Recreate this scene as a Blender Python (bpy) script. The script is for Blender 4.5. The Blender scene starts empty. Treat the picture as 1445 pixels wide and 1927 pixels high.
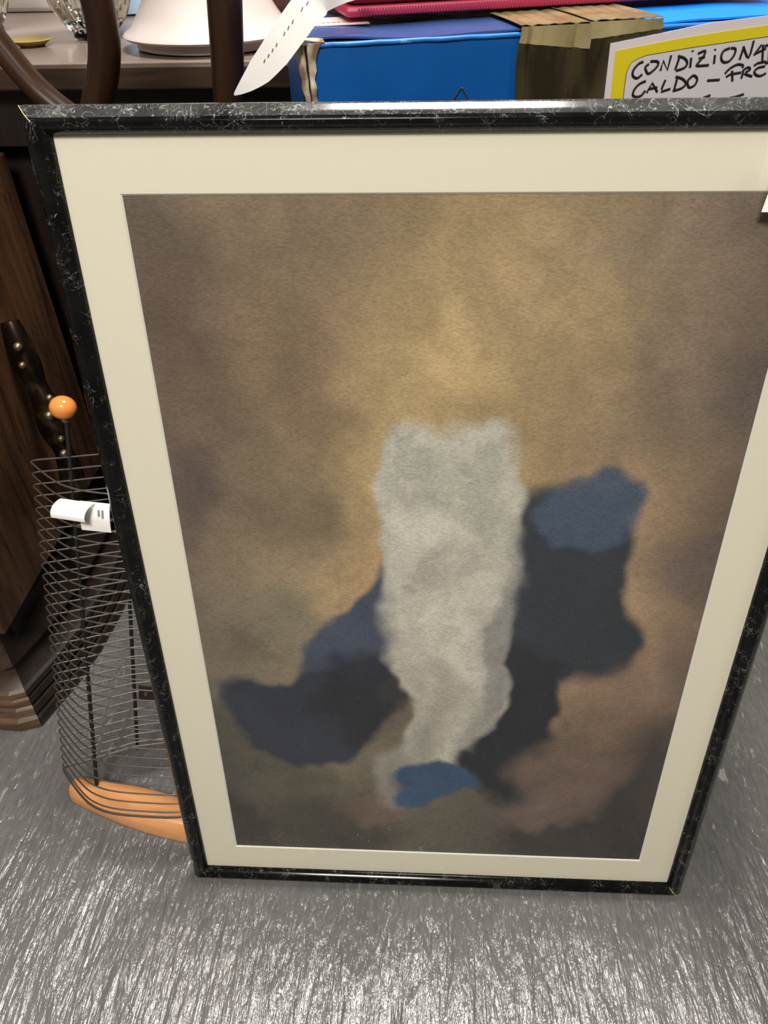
import bpy, bmesh, math, random
import numpy as np
from mathutils import Vector, Matrix

random.seed(7)
C = bpy.context.scene.collection
sc = bpy.context.scene

# ------------------------------------------------------------------ camera
H = 1.1472
cam_d = bpy.data.cameras.new('camera'); cam = bpy.data.objects.new('camera', cam_d); C.objects.link(cam)
R = np.array([[0.99879832, 0.01492021, -0.04668291], [0.04534387, -0.64277231, 0.76471412], [-0.01859678, -0.76591197, -0.64267645]])
# columns of R: image right, image down, view direction, in world axes
xr, yd, zf = R[:, 0], R[:, 1], R[:, 2]
M = Matrix(((xr[0], -yd[0], -zf[0], 0), (xr[1], -yd[1], -zf[1], 0), (xr[2], -yd[2], -zf[2], H), (0, 0, 0, 1)))
cam.matrix_world = M
cam_d.sensor_fit = 'VERTICAL'; cam_d.sensor_height = 36.0
cam_d.lens = 36.0 * 1405 / 1927
cam_d.clip_start = 0.02; cam_d.clip_end = 50
sc.camera = cam

# ------------------------------------------------------------------ world, lights, exposure
w = bpy.data.worlds.new('world'); sc.world = w; w.use_nodes = True
w.node_tree.nodes['Background'].inputs[0].default_value = (0.9, 0.86, 0.8, 1)
w.node_tree.nodes['Background'].inputs[1].default_value = 0.25

def area(name, loc, sx, sy, power, col=(1, 0.95, 0.88), aim=None):
    d = bpy.data.lights.new(name, 'AREA'); d.shape = 'RECTANGLE'; d.size = sx; d.size_y = sy
    d.energy = power; d.color = col
    o = bpy.data.objects.new(name, d); C.objects.link(o); o.location = loc
    if aim is not None:
        o.rotation_euler = (Vector(aim) - Vector(loc)).to_track_quat('-Z', 'Y').to_euler()
    return o
area('panel_and_fill_light', (0.06, 1.12, 2.68), 0.6, 0.6, 70)
area('panel_and_fill_light', (-0.25, -1.0, 2.68), 0.6, 0.6, 95)  # added fill behind the camera, brightens the picture
area('panel_and_fill_light', (1.9, -0.2, 2.68), 0.6, 0.6, 20)  # added fill from the right, no known fixture
area('panel_and_fill_light', (-1.9, -1.6, 2.68), 0.6, 0.6, 16)  # added fill from behind left, no known fixture
vs = sc.view_settings
vs.view_transform = 'Standard'; vs.look = 'None'; vs.exposure = 0.0; vs.gamma = 1.0; vs.use_curve_mapping = False

# ------------------------------------------------------------------ material helpers
def s2l(c):
    return tuple((x / 12.92 if x <= 0.04045 else ((x + 0.055) / 1.055) ** 2.4) for x in c)
def rgb(r, g, b): return (*s2l((r / 255, g / 255, b / 255)), 1)

def mat(name, col, rough=0.5, metal=0.0, spec=0.5, noise=None, bump=None, coat=0.0):
    """noise=(scale,(sx,sy,sz),col2,lo,hi); bump=(scale,(sx,sy,sz),strength,dist)"""
    m = bpy.data.materials.new(name); m.use_nodes = True
    nt = m.node_tree; b = nt.nodes['Principled BSDF']
    b.inputs['Base Color'].default_value = col; b.inputs['Roughness'].default_value = rough
    b.inputs['Metallic'].default_value = metal; b.inputs['Specular IOR Level'].default_value = spec
    b.inputs['Coat Weight'].default_value = coat; b.inputs['Coat Roughness'].default_value = 0.08
    tc = nt.nodes.new('ShaderNodeTexCoord')
    def ntex(scale, sxyz, detail=6):
        mp = nt.nodes.new('ShaderNodeMapping'); mp.inputs['Scale'].default_value = sxyz
        nt.links.new(tc.outputs['Object'], mp.inputs['Vector'])
        n = nt.nodes.new('ShaderNodeTexNoise'); n.inputs['Scale'].default_value = scale; n.inputs['Detail'].default_value = detail
        nt.links.new(mp.outputs[0], n.inputs['Vector']); return n
    if noise:
        n = ntex(noise[0], noise[1]); r = nt.nodes.new('ShaderNodeValToRGB')
        r.color_ramp.elements[0].position = noise[3]; r.color_ramp.elements[1].position = noise[4]
        r.color_ramp.elements[0].color = col; r.color_ramp.elements[1].color = noise[2]
        nt.links.new(n.outputs['Fac'], r.inputs[0]); nt.links.new(r.outputs[0], b.inputs['Base Color'])
    if bump:
        n = ntex(bump[0], bump[1]); bp = nt.nodes.new('ShaderNodeBump')
        bp.inputs['Strength'].default_value = bump[2]; bp.inputs['Distance'].default_value = bump[3]
        nt.links.new(n.outputs['Fac'], bp.inputs['Height']); nt.links.new(bp.outputs[0], b.inputs['Normal'])
    return m

def math_node(nt, op, a, b=None, clamp=False):
    n = nt.nodes.new('ShaderNodeMath'); n.operation = op; n.use_clamp = clamp
    for i, v in enumerate((a, b)):
        if v is None: continue
        if isinstance(v, (int, float)): n.inputs[i].default_value = v
        else: nt.links.new(v, n.inputs[i])
    return n.outputs[0]

def floor_material():
    m = bpy.data.materials.new('slate_vinyl'); m.use_nodes = True
    nt = m.node_tree; b = nt.nodes['Principled BSDF']; L = nt.links
    tc = nt.nodes.new('ShaderNodeTexCoord')
    def nz(sxyz, scale=1.0, detail=5, rough=0.55, dist=0.0, src=None):
        mp = nt.nodes.new('ShaderNodeMapping'); mp.inputs['Scale'].default_value = sxyz
        L.new(src or tc.outputs['Object'], mp.inputs['Vector'])
        n = nt.nodes.new('ShaderNodeTexNoise'); n.inputs['Scale'].default_value = scale
        n.inputs['Detail'].default_value = detail; n.inputs['Roughness'].default_value = rough; n.inputs['Distortion'].default_value = dist
        L.new(mp.outputs[0], n.inputs['Vector']); return n.outputs['Fac']
    ridge = nz((46, 6.5, 1), 1.0, 3, 0.55, 0.7)
    fine = nz((170, 45, 1), 1.0, 4, 0.6, 0.3)
    broad = nz((9, 3.2, 1), 1.0, 3, 0.5, 0.3)
    patch = nz((3.0, 2.0, 1), 1.0, 3)
    h = math_node(nt, 'ADD', math_node(nt, 'MULTIPLY', ridge, 1.0), math_node(nt, 'MULTIPLY', fine, 0.30))
    h = math_node(nt, 'ADD', h, math_node(nt, 'MULTIPLY', broad, 1.2))
    bp = nt.nodes.new('ShaderNodeBump'); bp.inputs['Strength'].default_value = 1.0; bp.inputs['Distance'].default_value = 0.0062
    L.new(h, bp.inputs['Height']); L.new(bp.outputs[0], b.inputs['Normal'])
    cr = nt.nodes.new('ShaderNodeValToRGB')
    cr.color_ramp.elements[0].position = 0.35; cr.color_ramp.elements[0].color = rgb(84, 84, 84)
    cr.color_ramp.elements[1].position = 0.72; cr.color_ramp.elements[1].color = rgb(116, 114, 112)
    L.new(math_node(nt, 'ADD', math_node(nt, 'MULTIPLY', patch, 0.6), math_node(nt, 'MULTIPLY', fine, 0.4)), cr.inputs[0])
    # scattered pale scuffs
    sc_ = nz((75, 26, 1), 1.0, 5, 0.7, 1.2)
    sf = nt.nodes.new('ShaderNodeValToRGB'); sf.color_ramp.elements[0].position = 0.60; sf.color_ramp.elements[1].position = 0.68
    L.new(sc_, sf.inputs[0])
    mx = nt.nodes.new('ShaderNodeMix'); mx.data_type = 'RGBA'
    L.new(math_node(nt, 'MULTIPLY', sf.outputs[0], 0.6), mx.inputs[0]); L.new(cr.outputs[0], mx.inputs[6])
    mx.inputs[7].default_value = rgb(172, 170, 166)
    L.new(mx.outputs[2], b.inputs['Base Color'])
    b.inputs['Roughness'].default_value = 0.14; b.inputs['Specular IOR Level'].default_value = 0.85
    return m

def scratch_material(name, dens, base=(8, 34), spec=0.2):
    """glossy black lacquer with fine pale hair scratches"""
    m = bpy.data.materials.new(name); m.use_nodes = True
    nt = m.node_tree; b = nt.nodes['Principled BSDF']; L = nt.links
    tc = nt.nodes.new('ShaderNodeTexCoord')
    fac = None
    for i, (sc1, th) in enumerate(((30, 0.0045), (60, 0.007), (120, 0.010))):
        wn = nt.nodes.new('ShaderNodeTexNoise'); wn.inputs['Scale'].default_value = sc1 * 1.0; wn.inputs['Detail'].default_value = 4
        wn.inputs['Distortion'].default_value = 1.2
        mp = nt.nodes.new('ShaderNodeMapping'); mp.inputs['Location'].default_value = (i * 3.1, i * 1.7, i)
        L.new(tc.outputs['Object'], mp.inputs['Vector']); L.new(mp.outputs[0], wn.inputs['Vector'])
        d = math_node(nt, 'ABSOLUTE', math_node(nt, 'SUBTRACT', wn.outputs['Fac'], 0.5 + 0.03 * (i - 1)))
        line = math_node(nt, 'SUBTRACT', 1.0, math_node(nt, 'DIVIDE', d, th), True)
        mk = nt.nodes.new('ShaderNodeTexNoise'); mk.inputs['Scale'].default_value = 38 + 9 * i; mk.inputs['Detail'].default_value = 2
        L.new(mp.outputs[0], mk.inputs['Vector'])
        mr = math_node(nt, 'MULTIPLY', math_node(nt, 'SUBTRACT', mk.outputs['Fac'], 0.60 - dens), 7.0, True)
        v = math_node(nt, 'MULTIPLY', line, mr)
        fac = v if fac is None else math_node(nt, 'MAXIMUM', fac, v)
    bs = nt.nodes.new('ShaderNodeTexNoise'); bs.inputs['Scale'].default_value = 25; bs.inputs['Detail'].default_value = 5
    L.new(tc.outputs['Object'], bs.inputs['Vector'])
    r0 = nt.nodes.new('ShaderNodeValToRGB')
    r0.color_ramp.elements[0].position = 0.3; r0.color_ramp.elements[0].color = rgb(base[0], base[0], base[0])
    r0.color_ramp.elements[1].position = 0.75; r0.color_ramp.elements[1].color = rgb(base[1], base[1] + 1, base[1])
    L.new(bs.outputs['Fac'], r0.inputs[0])
    mx = nt.nodes.new('ShaderNodeMix'); mx.data_type = 'RGBA'
    L.new(math_node(nt, 'MULTIPLY', fac, 0.62), mx.inputs[0]); L.new(r0.outputs[0], mx.inputs[6]); mx.inputs[7].default_value = rgb(196, 202, 200)
    L.new(mx.outputs[2], b.inputs['Base Color'])
    b.inputs['Roughness'].default_value = 0.13; b.inputs['Specular IOR Level'].default_value = spec
    return m

def glass_pane_material():
    m = bpy.data.materials.new('picture_glass'); m.use_nodes = True
    nt = m.node_tree; nt.nodes.clear(); L = nt.links
    out = nt.nodes.new('ShaderNodeOutputMaterial'); mix = nt.nodes.new('ShaderNodeMixShader')
    tr = nt.nodes.new('ShaderNodeBsdfTransparent'); gl = nt.nodes.new('ShaderNodeBsdfGlossy'); fr = nt.nodes.new('ShaderNodeLayerWeight'); fr.inputs[0].default_value = 0.5
    gl.inputs['Roughness'].default_value = 0.02; tr.inputs[0].default_value = (0.97, 0.975, 0.97, 1)
    L.new(math_node(nt, 'ADD', math_node(nt, 'MULTIPLY', math_node(nt, 'POWER', fr.outputs['Facing'], 5.0), 0.9), 0.03), mix.inputs[0]); L.new(tr.outputs[0], mix.inputs[1]); L.new(gl.outputs[0], mix.inputs[2]); L.new(mix.outputs[0], out.inputs[0])
    return m

def wood_material(name, c1, c2, sxyz, rough=0.38, pores=True, spec=0.5):
    m = bpy.data.materials.new(name); m.use_nodes = True
    nt = m.node_tree; b = nt.nodes['Principled BSDF']; L = nt.links
    tc = nt.nodes.new('ShaderNodeTexCoord'); mp = nt.nodes.new('ShaderNodeMapping'); mp.inputs['Scale'].default_value = sxyz
    L.new(tc.outputs['Object'], mp.inputs['Vector'])
    n = nt.nodes.new('ShaderNodeTexNoise'); n.inputs['Scale'].default_value = 6; n.inputs['Detail'].default_value = 8; n.inputs['Distortion'].default_value = 0.8
    L.new(mp.outputs[0], n.inputs['Vector'])
    r = nt.nodes.new('ShaderNodeValToRGB'); r.color_ramp.elements[0].position = 0.32; r.color_ramp.elements[1].position = 0.68
    r.color_ramp.elements[0].color = c1; r.color_ramp.elements[1].color = c2
    L.new(n.outputs['Fac'], r.inputs[0]); last = r.outputs[0]
    if pores:
        v = nt.nodes.new('ShaderNodeTexNoise'); v.inputs['Scale'].default_value = 26; v.inputs['Detail'].default_value = 3
        L.new(mp.outputs[0], v.inputs['Vector'])
        pr = nt.nodes.new('ShaderNodeValToRGB'); pr.color_ramp.elements[0].position = 0.66; pr.color_ramp.elements[1].position = 0.70
        L.new(v.outputs['Fac'], pr.inputs[0])
        mx = nt.nodes.new('ShaderNodeMix'); mx.data_type = 'RGBA'; L.new(pr.outputs[0], mx.inputs[0]); L.new(last, mx.inputs[6])
        mx.inputs[7].default_value = rgb(18, 10, 6); last = mx.outputs[2]
    L.new(last, b.inputs['Base Color'])
    b.inputs['Roughness'].default_value = rough; b.inputs['Specular IOR Level'].default_value = spec
    return m

def crystal_material():
    m = bpy.data.materials.new('cut_crystal'); m.use_nodes = True
    b = m.node_tree.nodes['Principled BSDF']
    b.inputs['Base Color'].default_value = (0.93, 0.94, 0.88, 1); b.inputs['Roughness'].default_value = 0.03
    b.inputs['Transmission Weight'].default_value = 1.0; b.inputs['IOR'].default_value = 1.5
    return m

def print_material():
    m = bpy.data.materials.new('canvas_print'); m.use_nodes = True
    nt = m.node_tree; b = nt.nodes['Principled BSDF']; L = nt.links
    a = nt.nodes.new('ShaderNodeVertexColor'); a.layer_name = 'Col'
    tc = nt.nodes.new('ShaderNodeTexCoord'); mp = nt.nodes.new('ShaderNodeMapping'); mp.inputs['Scale'].default_value = (1, 2.2, 1)
    L.new(tc.outputs['Object'], mp.inputs['Vector'])
    n = nt.nodes.new('ShaderNodeTexNoise'); n.inputs['Scale'].default_value = 260; n.inputs['Detail'].default_value = 4
    L.new(mp.outputs[0], n.inputs['Vector'])
    mx = nt.nodes.new('ShaderNodeMix'); mx.data_type = 'RGBA'; mx.blend_type = 'MULTIPLY'; mx.inputs[0].default_value = 1.0
    v = math_node(nt, 'ADD', math_node(nt, 'MULTIPLY', n.outputs['Fac'], 0.9), 0.55)
    L.new(a.outputs['Color'], mx.inputs[6]); L.new(v, mx.inputs[7]); L.new(mx.outputs[2], b.inputs['Base Color'])
    bp = nt.nodes.new('ShaderNodeBump'); bp.inputs['Strength'].default_value = 0.35; bp.inputs['Distance'].default_value = 0.001
    L.new(n.outputs['Fac'], bp.inputs['Height']); L.new(bp.outputs[0], b.inputs['Normal'])
    b.inputs['Roughness'].default_value = 0.6
    return m

MT = dict(
    floor=floor_material(),
    wall=mat('wall_paint', rgb(120, 108, 96), 0.8),
    ceiling=mat('ceiling_paint', rgb(200, 196, 188), 0.85),
    frame=scratch_material('black_lacquer_scratched', 0.06, (6, 22)),
    frame_dusty=scratch_material('black_lacquer_dusty', 0.22, (28, 70), 0.6),
    mitre=mat('raw_wood_mitre', rgb(190, 178, 130), 0.6),
    mount=mat('cream_mount_board', rgb(226, 219, 200), 0.75, bump=(420, (1, 1, 1), 0.25, 0.0006)),
    core=mat('white_mount_core', rgb(240, 236, 224), 0.7),
    pane=glass_pane_material(),
    art=print_material(),
    backing=mat('grey_backing_board', rgb(96, 82, 66), 0.8),
    wire=mat('gunmetal_wire', rgb(82, 77, 72), 0.42, 0.35),
    post=mat('black_metal_rod', rgb(17, 16, 15), 0.6, 0.0),
    beech=mat('beech_varnish', rgb(206, 142, 90), 0.30, noise=(5, (3, 16, 16), rgb(216, 156, 104), 0.35, 0.7), coat=0.2),
    ball=mat('orange_beech_ball', rgb(226, 142, 70), 0.14, coat=0.6),
    wood=wood_material('dark_oiled_walnut', rgb(40, 25, 15), rgb(84, 56, 36), (7, 7, 0.9), 0.42),
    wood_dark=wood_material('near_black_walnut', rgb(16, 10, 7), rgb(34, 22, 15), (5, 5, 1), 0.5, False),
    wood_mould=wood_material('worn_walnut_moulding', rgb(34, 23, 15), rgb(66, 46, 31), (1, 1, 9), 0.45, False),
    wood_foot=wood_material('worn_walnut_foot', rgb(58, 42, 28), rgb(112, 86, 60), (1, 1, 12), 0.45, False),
    chair=wood_material('polished_mahogany', rgb(20, 12, 8), rgb(58, 34, 19), (2, 2, 0.6), 0.34, False),
    board=mat('dull_stone_top', rgb(106, 92, 86), 0.2, noise=(5, (1, 1, 1), rgb(140, 126, 118), 0.3, 0.7)),
    bronze=mat('dark_bronze', rgb(44, 33, 25), 0.3, 0.85, noise=(30, (1, 1, 1), rgb(112, 96, 76), 0.5, 0.8)),
    brass=mat('worn_brass', rgb(130, 114, 90), 0.38, 0.85),
    crystal=crystal_material(),
    white=mat('white_glazed_ceramic', rgb(196, 186, 182), 0.2),
    paper=mat('white_paper', rgb(240, 238, 234), 0.6),
    ink=mat('grey_print_ink', rgb(120, 118, 122), 0.6),
    blue=mat('blue_carton', rgb(0, 74, 142), 0.42, noise=(14, (1, 1, 1), rgb(0, 82, 154), 0.35, 0.7), bump=(9, (1, 1, 1), 0.15, 0.01)),
    navy=mat('carton_lid_painted_haze', rgb(52, 78, 132), 0.25, bump=(14, (1, 1, 1), 0.3, 0.01)),
    azure=mat('carton_lid_painted_sheen', rgb(10, 130, 240), 0.35),
    edge=mat('azure_worn_fold', rgb(24, 104, 180), 0.4, noise=(60, (1, 1, 1), rgb(120, 176, 214), 0.62, 0.72)),
    torn=mat('torn_grey_cardboard', rgb(120, 98, 76), 0.85, noise=(45, (1, 1, 1), rgb(216, 204, 182), 0.4, 0.62)),
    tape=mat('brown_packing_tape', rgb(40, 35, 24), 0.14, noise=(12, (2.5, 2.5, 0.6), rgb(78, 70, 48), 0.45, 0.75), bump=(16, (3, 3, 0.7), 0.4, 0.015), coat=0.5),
    tape_glare=mat('packing_tape_painted_glare', rgb(132, 120, 84), 0.2, noise=(20, (1, 1, 1), rgb(164, 152, 114), 0.4, 0.7), bump=(14, (1, 1, 1), 0.35, 0.01), coat=0.4),  # same brown tape, glare painted into the base colour
    crimson=mat('crimson_plastic', rgb(128, 24, 54), 0.4, noise=(10, (1, 1, 1), rgb(142, 30, 62), 0.3, 0.7)),
    crimson_rim=mat('crimson_ribbed_rim', rgb(160, 44, 74), 0.45),
    maroon=mat('maroon_cloth', rgb(74, 42, 40), 0.7),
    skyglass=mat('pale_blue_glass', rgb(170, 196, 226), 0.1),
    amber=mat('amber_glaze', rgb(148, 128, 78), 0.35),
    card=mat('pale_lilac_card', rgb(206, 196, 200), 0.5),
    yellow=mat('yellow_print', rgb(206, 190, 28), 0.5),
    cardin=mat('pale_grey_card', rgb(196, 192, 196), 0.5),
    marker=mat('black_marker_ink', rgb(18, 12, 22), 0.5),
    pink=mat('pale_pink_sticker', rgb(226, 200, 196), 0.5),
)

# ------------------------------------------------------------------ mesh helpers
def obj(name, bm, m, parent=None, smooth=False, loc=None, kind=None):
    me = bpy.data.meshes.new(name); bmesh.ops.recalc_face_normals(bm, faces=bm.faces[:])
    bm.to_mesh(me); bm.free()
    for mm in (m if isinstance(m, (list, tuple)) else [m]): me.materials.append(mm)
    if smooth:
        for p in me.polygons: p.use_smooth = True
        me.set_sharp_from_angle(angle=math.radians(50))
    o = bpy.data.objects.new(name, me); C.objects.link(o)
    if parent: o.parent = parent
    if loc: o.location = loc
    if kind: o['kind'] = kind
    return o

def thing(name, label, cat, loc=(0, 0, 0), rot=None, group=None):
    o = bpy.data.objects.new(name, None); C.objects.link(o); o.location = loc; o.empty_display_size = 0.05
    if rot is not None: o.rotation_euler = rot
    o['label'] = label; o['category'] = cat
    if group: o['group'] = group
    return o

def tag(o, label, cat, group=None):
    o['label'] = label; o['category'] = cat
    if group: o['group'] = group
    return o

def box(x0, x1, y0, y1, z0, z1, bm=None, bev=0.0):
    bm = bm or bmesh.new()
    r = bmesh.ops.create_cube(bm, size=1)
    for v in r['verts']:
        v.co = Vector(((x0 + x1) / 2 + v.co.x * (x1 - x0), (y0 + y1) / 2 + v.co.y * (y1 - y0), (z0 + z1) / 2 + v.co.z * (z1 - z0)))
    if bev:
        es = list({e for v in r['verts'] for e in v.link_edges})
        bmesh.ops.bevel(bm, geom=es, offset=bev, segments=2, affect='EDGES', profile=0.5)
    return bm

def tube(pts, rad, n=8, closed=False, bm=None, flat=1.0, up=None):
    """sweep an ellipse (rad, rad*flat) along pts; rad may be a list"""
    bm = bm or bmesh.new(); pts = [Vector(p) for p in pts]; N = len(pts)
    rads = rad if isinstance(rad, (list, tuple)) else [rad] * N
    rings = []; prev = None
    for i, p in enumerate(pts):
        a = pts[(i - 1) % N] if (closed or i > 0) else p
        c = pts[(i + 1) % N] if (closed or i < N - 1) else p
        t = (c - a).normalized()
        if up is not None: nrm = (Vector(up) - t * Vector(up).dot(t)).normalized()
        elif prev is None:
            q = Vector((0, 0, 1)) if abs(t.z) < 0.9 else Vector((1, 0, 0)); nrm = (q - t * q.dot(t)).normalized()
        else: nrm = (prev - t * prev.dot(t)).normalized()
        prev = nrm; bn = t.cross(nrm)
        rings.append([bm.verts.new(p + (nrm * math.cos(2 * math.pi * k / n) + bn * math.sin(2 * math.pi * k / n) * flat) * rads[i]) for k in range(n)])
    for i in range(N if closed else N - 1):
        A, B = rings[i], rings[(i + 1) % N]
        for k in range(n): bm.faces.new((A[k], A[(k + 1) % n], B[(k + 1) % n], B[k]))
    if not closed:
        bm.faces.new(rings[0][::-1]); bm.faces.new(rings[-1])
    return bm

def lathe(prof, n=32, bm=None, cen=(0, 0, 0), wave=None):
    bm = bm or bmesh.new(); rings = []
    for (r, z) in prof:
        rings.append([bm.verts.new((cen[0] + r * (wave(k, z) if wave else 1) * math.cos(2 * math.pi * k / n), cen[1] + r * (wave(k, z) if wave else 1) * math.sin(2 * math.pi * k / n), cen[2] + z)) for k in range(n)])
    for i in range(len(rings) - 1):
        for k in range(n): bm.faces.new((rings[i][k], rings[i][(k + 1) % n], rings[i + 1][(k + 1) % n], rings[i + 1][k]))
    bm.faces.new(rings[0][::-1]); bm.faces.new(rings[-1])
    return bm

def smooth_path(pts, k=6, closed=False):
    pts = [Vector(p) for p in pts]; out = []; N = len(pts)
    for i in range(N if closed else N - 1):
        p0 = pts[(i - 1) % N] if (closed or i > 0) else pts[i]
        p1 = pts[i]; p2 = pts[(i + 1) % N]
        p3 = pts[(i + 2) % N] if (closed or i + 2 < N) else p2
        for j in range(k):
            t = j / k
            out.append(0.5 * ((2 * p1) + (p2 - p0) * t + (2 * p0 - 5 * p1 + 4 * p2 - p3) * t * t + (3 * p1 - p0 - 3 * p2 + p3) * t ** 3))
    if not closed: out.append(pts[-1])
    return out

def sweep_profile(prof, path, close_path=False, bm=None):
    """prof: (out, z) pairs; path: list of (x, y, nx, ny) on the plan"""
    bm = bm or bmesh.new(); rows = []
    for (x, y, nx, ny) in path:
        rows.append([bm.verts.new((x + nx * o, y + ny * o, z)) for (o, z) in prof])
    for i in range(len(rows) - 1):
        for j in range(len(prof) - 1): bm.faces.new((rows[i][j], rows[i][j + 1], rows[i + 1][j + 1], rows[i + 1][j]))
    return bm

def sheet(rows, thick=0.0004, bm=None):
    """rows: grid of points -> thin solid sheet"""
    bm = bm or bmesh.new(); nr, ncl = len(rows), len(rows[0])
    P = [[Vector(p) for p in r] for r in rows]
    T, B = [], []
    for i in range(nr):
        tr, br = [], []
        for j in range(ncl):
            a = P[min(i + 1, nr - 1)][j] - P[max(i - 1, 0)][j]; b_ = P[i][min(j + 1, ncl - 1)] - P[i][max(j - 1, 0)]
            n = a.cross(b_).normalized() * thick / 2
            tr.append(bm.verts.new(P[i][j] + n)); br.append(bm.verts.new(P[i][j] - n))
        T.append(tr); B.append(br)
    for i in range(nr - 1):
        for j in range(ncl - 1):
            bm.faces.new((T[i][j], T[i][j + 1], T[i + 1][j + 1], T[i + 1][j])); bm.faces.new((B[i][j], B[i + 1][j], B[i + 1][j + 1], B[i][j + 1]))
    for i in range(nr - 1):
        bm.faces.new((T[i][0], T[i + 1][0], B[i + 1][0], B[i][0])); bm.faces.new((T[i][-1], B[i][-1], B[i + 1][-1], T[i + 1][-1]))
    for j in range(ncl - 1):
        bm.faces.new((T[0][j], B[0][j], B[0][j + 1], T[0][j + 1])); bm.faces.new((T[-1][j], T[-1][j + 1], B[-1][j + 1], B[-1][j]))
    return bm

# ------------------------------------------------------------------ the setting
obj('floor', box(-3, 3, -3.5, 2.4, -0.05, 0), MT['floor'], kind='structure')
obj('ceiling', box(-3, 3, -3.5, 2.4, 2.72, 2.78), MT['ceiling'], kind='structure')
obj('wall_back', box(-3, 3, 2.4, 2.45, 0, 2.72), MT['wall'], kind='structure')
obj('wall_front', box(-3, 3, -3.55, -3.5, 0, 2.72), MT['wall'], kind='structure')
obj('wall_left', box(-3.05, -3, -3.5, 2.4, 0, 2.72), MT['wall'], kind='structure')
obj('wall_right', box(3, 3.05, -3.5, 2.4, 0, 2.72), MT['wall'], kind='structure')

# ------------------------------------------------------------------ framed picture, leaning back
W, HH = 0.7229, 1.0263
pic = thing('framed_picture', 'large framed print in black lacquer frame with cream mount leaning on the floor', 'picture',
            (-0.3310, 0.4938, 0.0035))
lean = math.atan2(0.1662, 1.0128)
pic.rotation_euler = (math.pi / 2 - lean, 0, 0)       # local x right, y up the picture, z out of it towards the viewer
RW = 0.022
prof = [(0, -0.018), (0, -0.0052), (0.0007, -0.0040), (0.0016, -0.0030), (0.0042, 0.0000), (0.0054, 0.0012), (0.0085, 0.0036), (0.0115, 0.0048), (0.0145, 0.0038), (0.0175, 0.0012), (0.0198, -0.0018), (0.0213, -0.0045), (RW, -0.0072), (RW, -0.0095), (0.016, -0.0095), (0.016, -0.018)]
def rail(c0, c1, inward, m, dust_m):
    """mitred rail from corner c0 to corner c1"""
    bm = bmesh.new(); c0 = Vector(c0); c1 = Vector(c1); d = (c1 - c0).normalized(); inn = Vector(inward)
    A = []; B = []
    for (u, wz) in prof:
        A.append(bm.verts.new((c0 + (inn + d) * u).to_3d() + Vector((0, 0, wz)))); B.append(bm.verts.new((c1 + (inn - d) * u).to_3d() + Vector((0, 0, wz))))
    n = len(prof)
    for j in range(n):
        f = bm.faces.new((A[j], A[(j + 1) % n], B[(j + 1) % n], B[j]))
        f.material_index = 1 if j <= 5 else 0
        f.smooth = 1 <= j <= 11
    bm.faces.new(A[::-1]); bm.faces.new(B)
    o = obj('frame_rail', bm, [m, dust_m], pic); o.data.set_sharp_from_angle(angle=math.radians(40))
    return o
g = 0.0
rail((0, HH), (W, HH), (0, -1), MT['frame'], MT['frame_dusty'])
rail((W, 0), (0, 0), (0, 1), MT['frame'], MT['frame_dusty'])
rail((0, 0), (0, HH), (1, 0), MT['frame'], MT['frame'])
rail((W, HH), (W, 0), (-1, 0), MT['frame'], MT['frame'])
for (cx_, cy_, sx, sy, lim) in ((0, HH, 1, -1, 0.014), (0, 0, 1, 1, 0.007), (W, 0, -1, 1, 0.0205), (W, HH, -1, -1, 0.014)):
    pts = [(cx_ + sx * u, cy_ + sy * u, wz + 0.00015) for (u, wz) in prof[1:12] if u <= lim]
    o = obj('mitre_joint', tube(pts, 0.00035, 5), MT['mitre'], pic); o['label'] = 'pale open mitre line at frame corner'
# mount board: window cut with a pale bevel
wx0, wx1, wy0, wy1 = 0.0712, 0.6535, 0.0700, 0.9570
bm = bmesh.new(); zt, zb, bv = -0.0082, -0.0098, 0.0016
O = [(0.018, 0.018), (W - 0.018, 0.018), (W - 0.018, HH - 0.018), (0.018, HH - 0.018)]
I = [(wx0 - bv, wy0 - bv), (wx1 + bv, wy0 - bv), (wx1 + bv, wy1 + bv), (wx0 - bv, wy1 + bv)]
J = [(wx0, wy0), (wx1, wy0), (wx1, wy1), (wx0, wy1)]
vo = [bm.verts.new((*p, zt)) for p in O]; vi = [bm.verts.new((*p, zt)) for p in I]; vj = [bm.verts.new((*p, zb)) for p in J]
vb = [bm.verts.new((*p, zb)) for p in O]
for k in range(4):
    q = (k + 1) % 4
    bm.faces.new((vo[k], vo[q], vi[q], vi[k])); f = bm.faces.new((vi[k], vi[q], vj[q], vj[k])); f.material_index = 1
    bm.faces.new((vo[k], vb[k], vb[q], vo[q])); bm.faces.new((vb[k], vj[k], vj[q], vb[q]))
obj('mount_board', bm, [MT['mount'], MT['core']], pic)['label'] = 'cream mount board with white bevelled window'
obj('glass_pane', box(0.017, W - 0.017, 0.017, HH - 0.017, -0.0076, -0.0074), MT['pane'], pic)
obj('backing_board', box(0.0165, W - 0.0165, 0.0165, HH - 0.0165, -0.0165, -0.0112), MT['backing'], pic)

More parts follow.
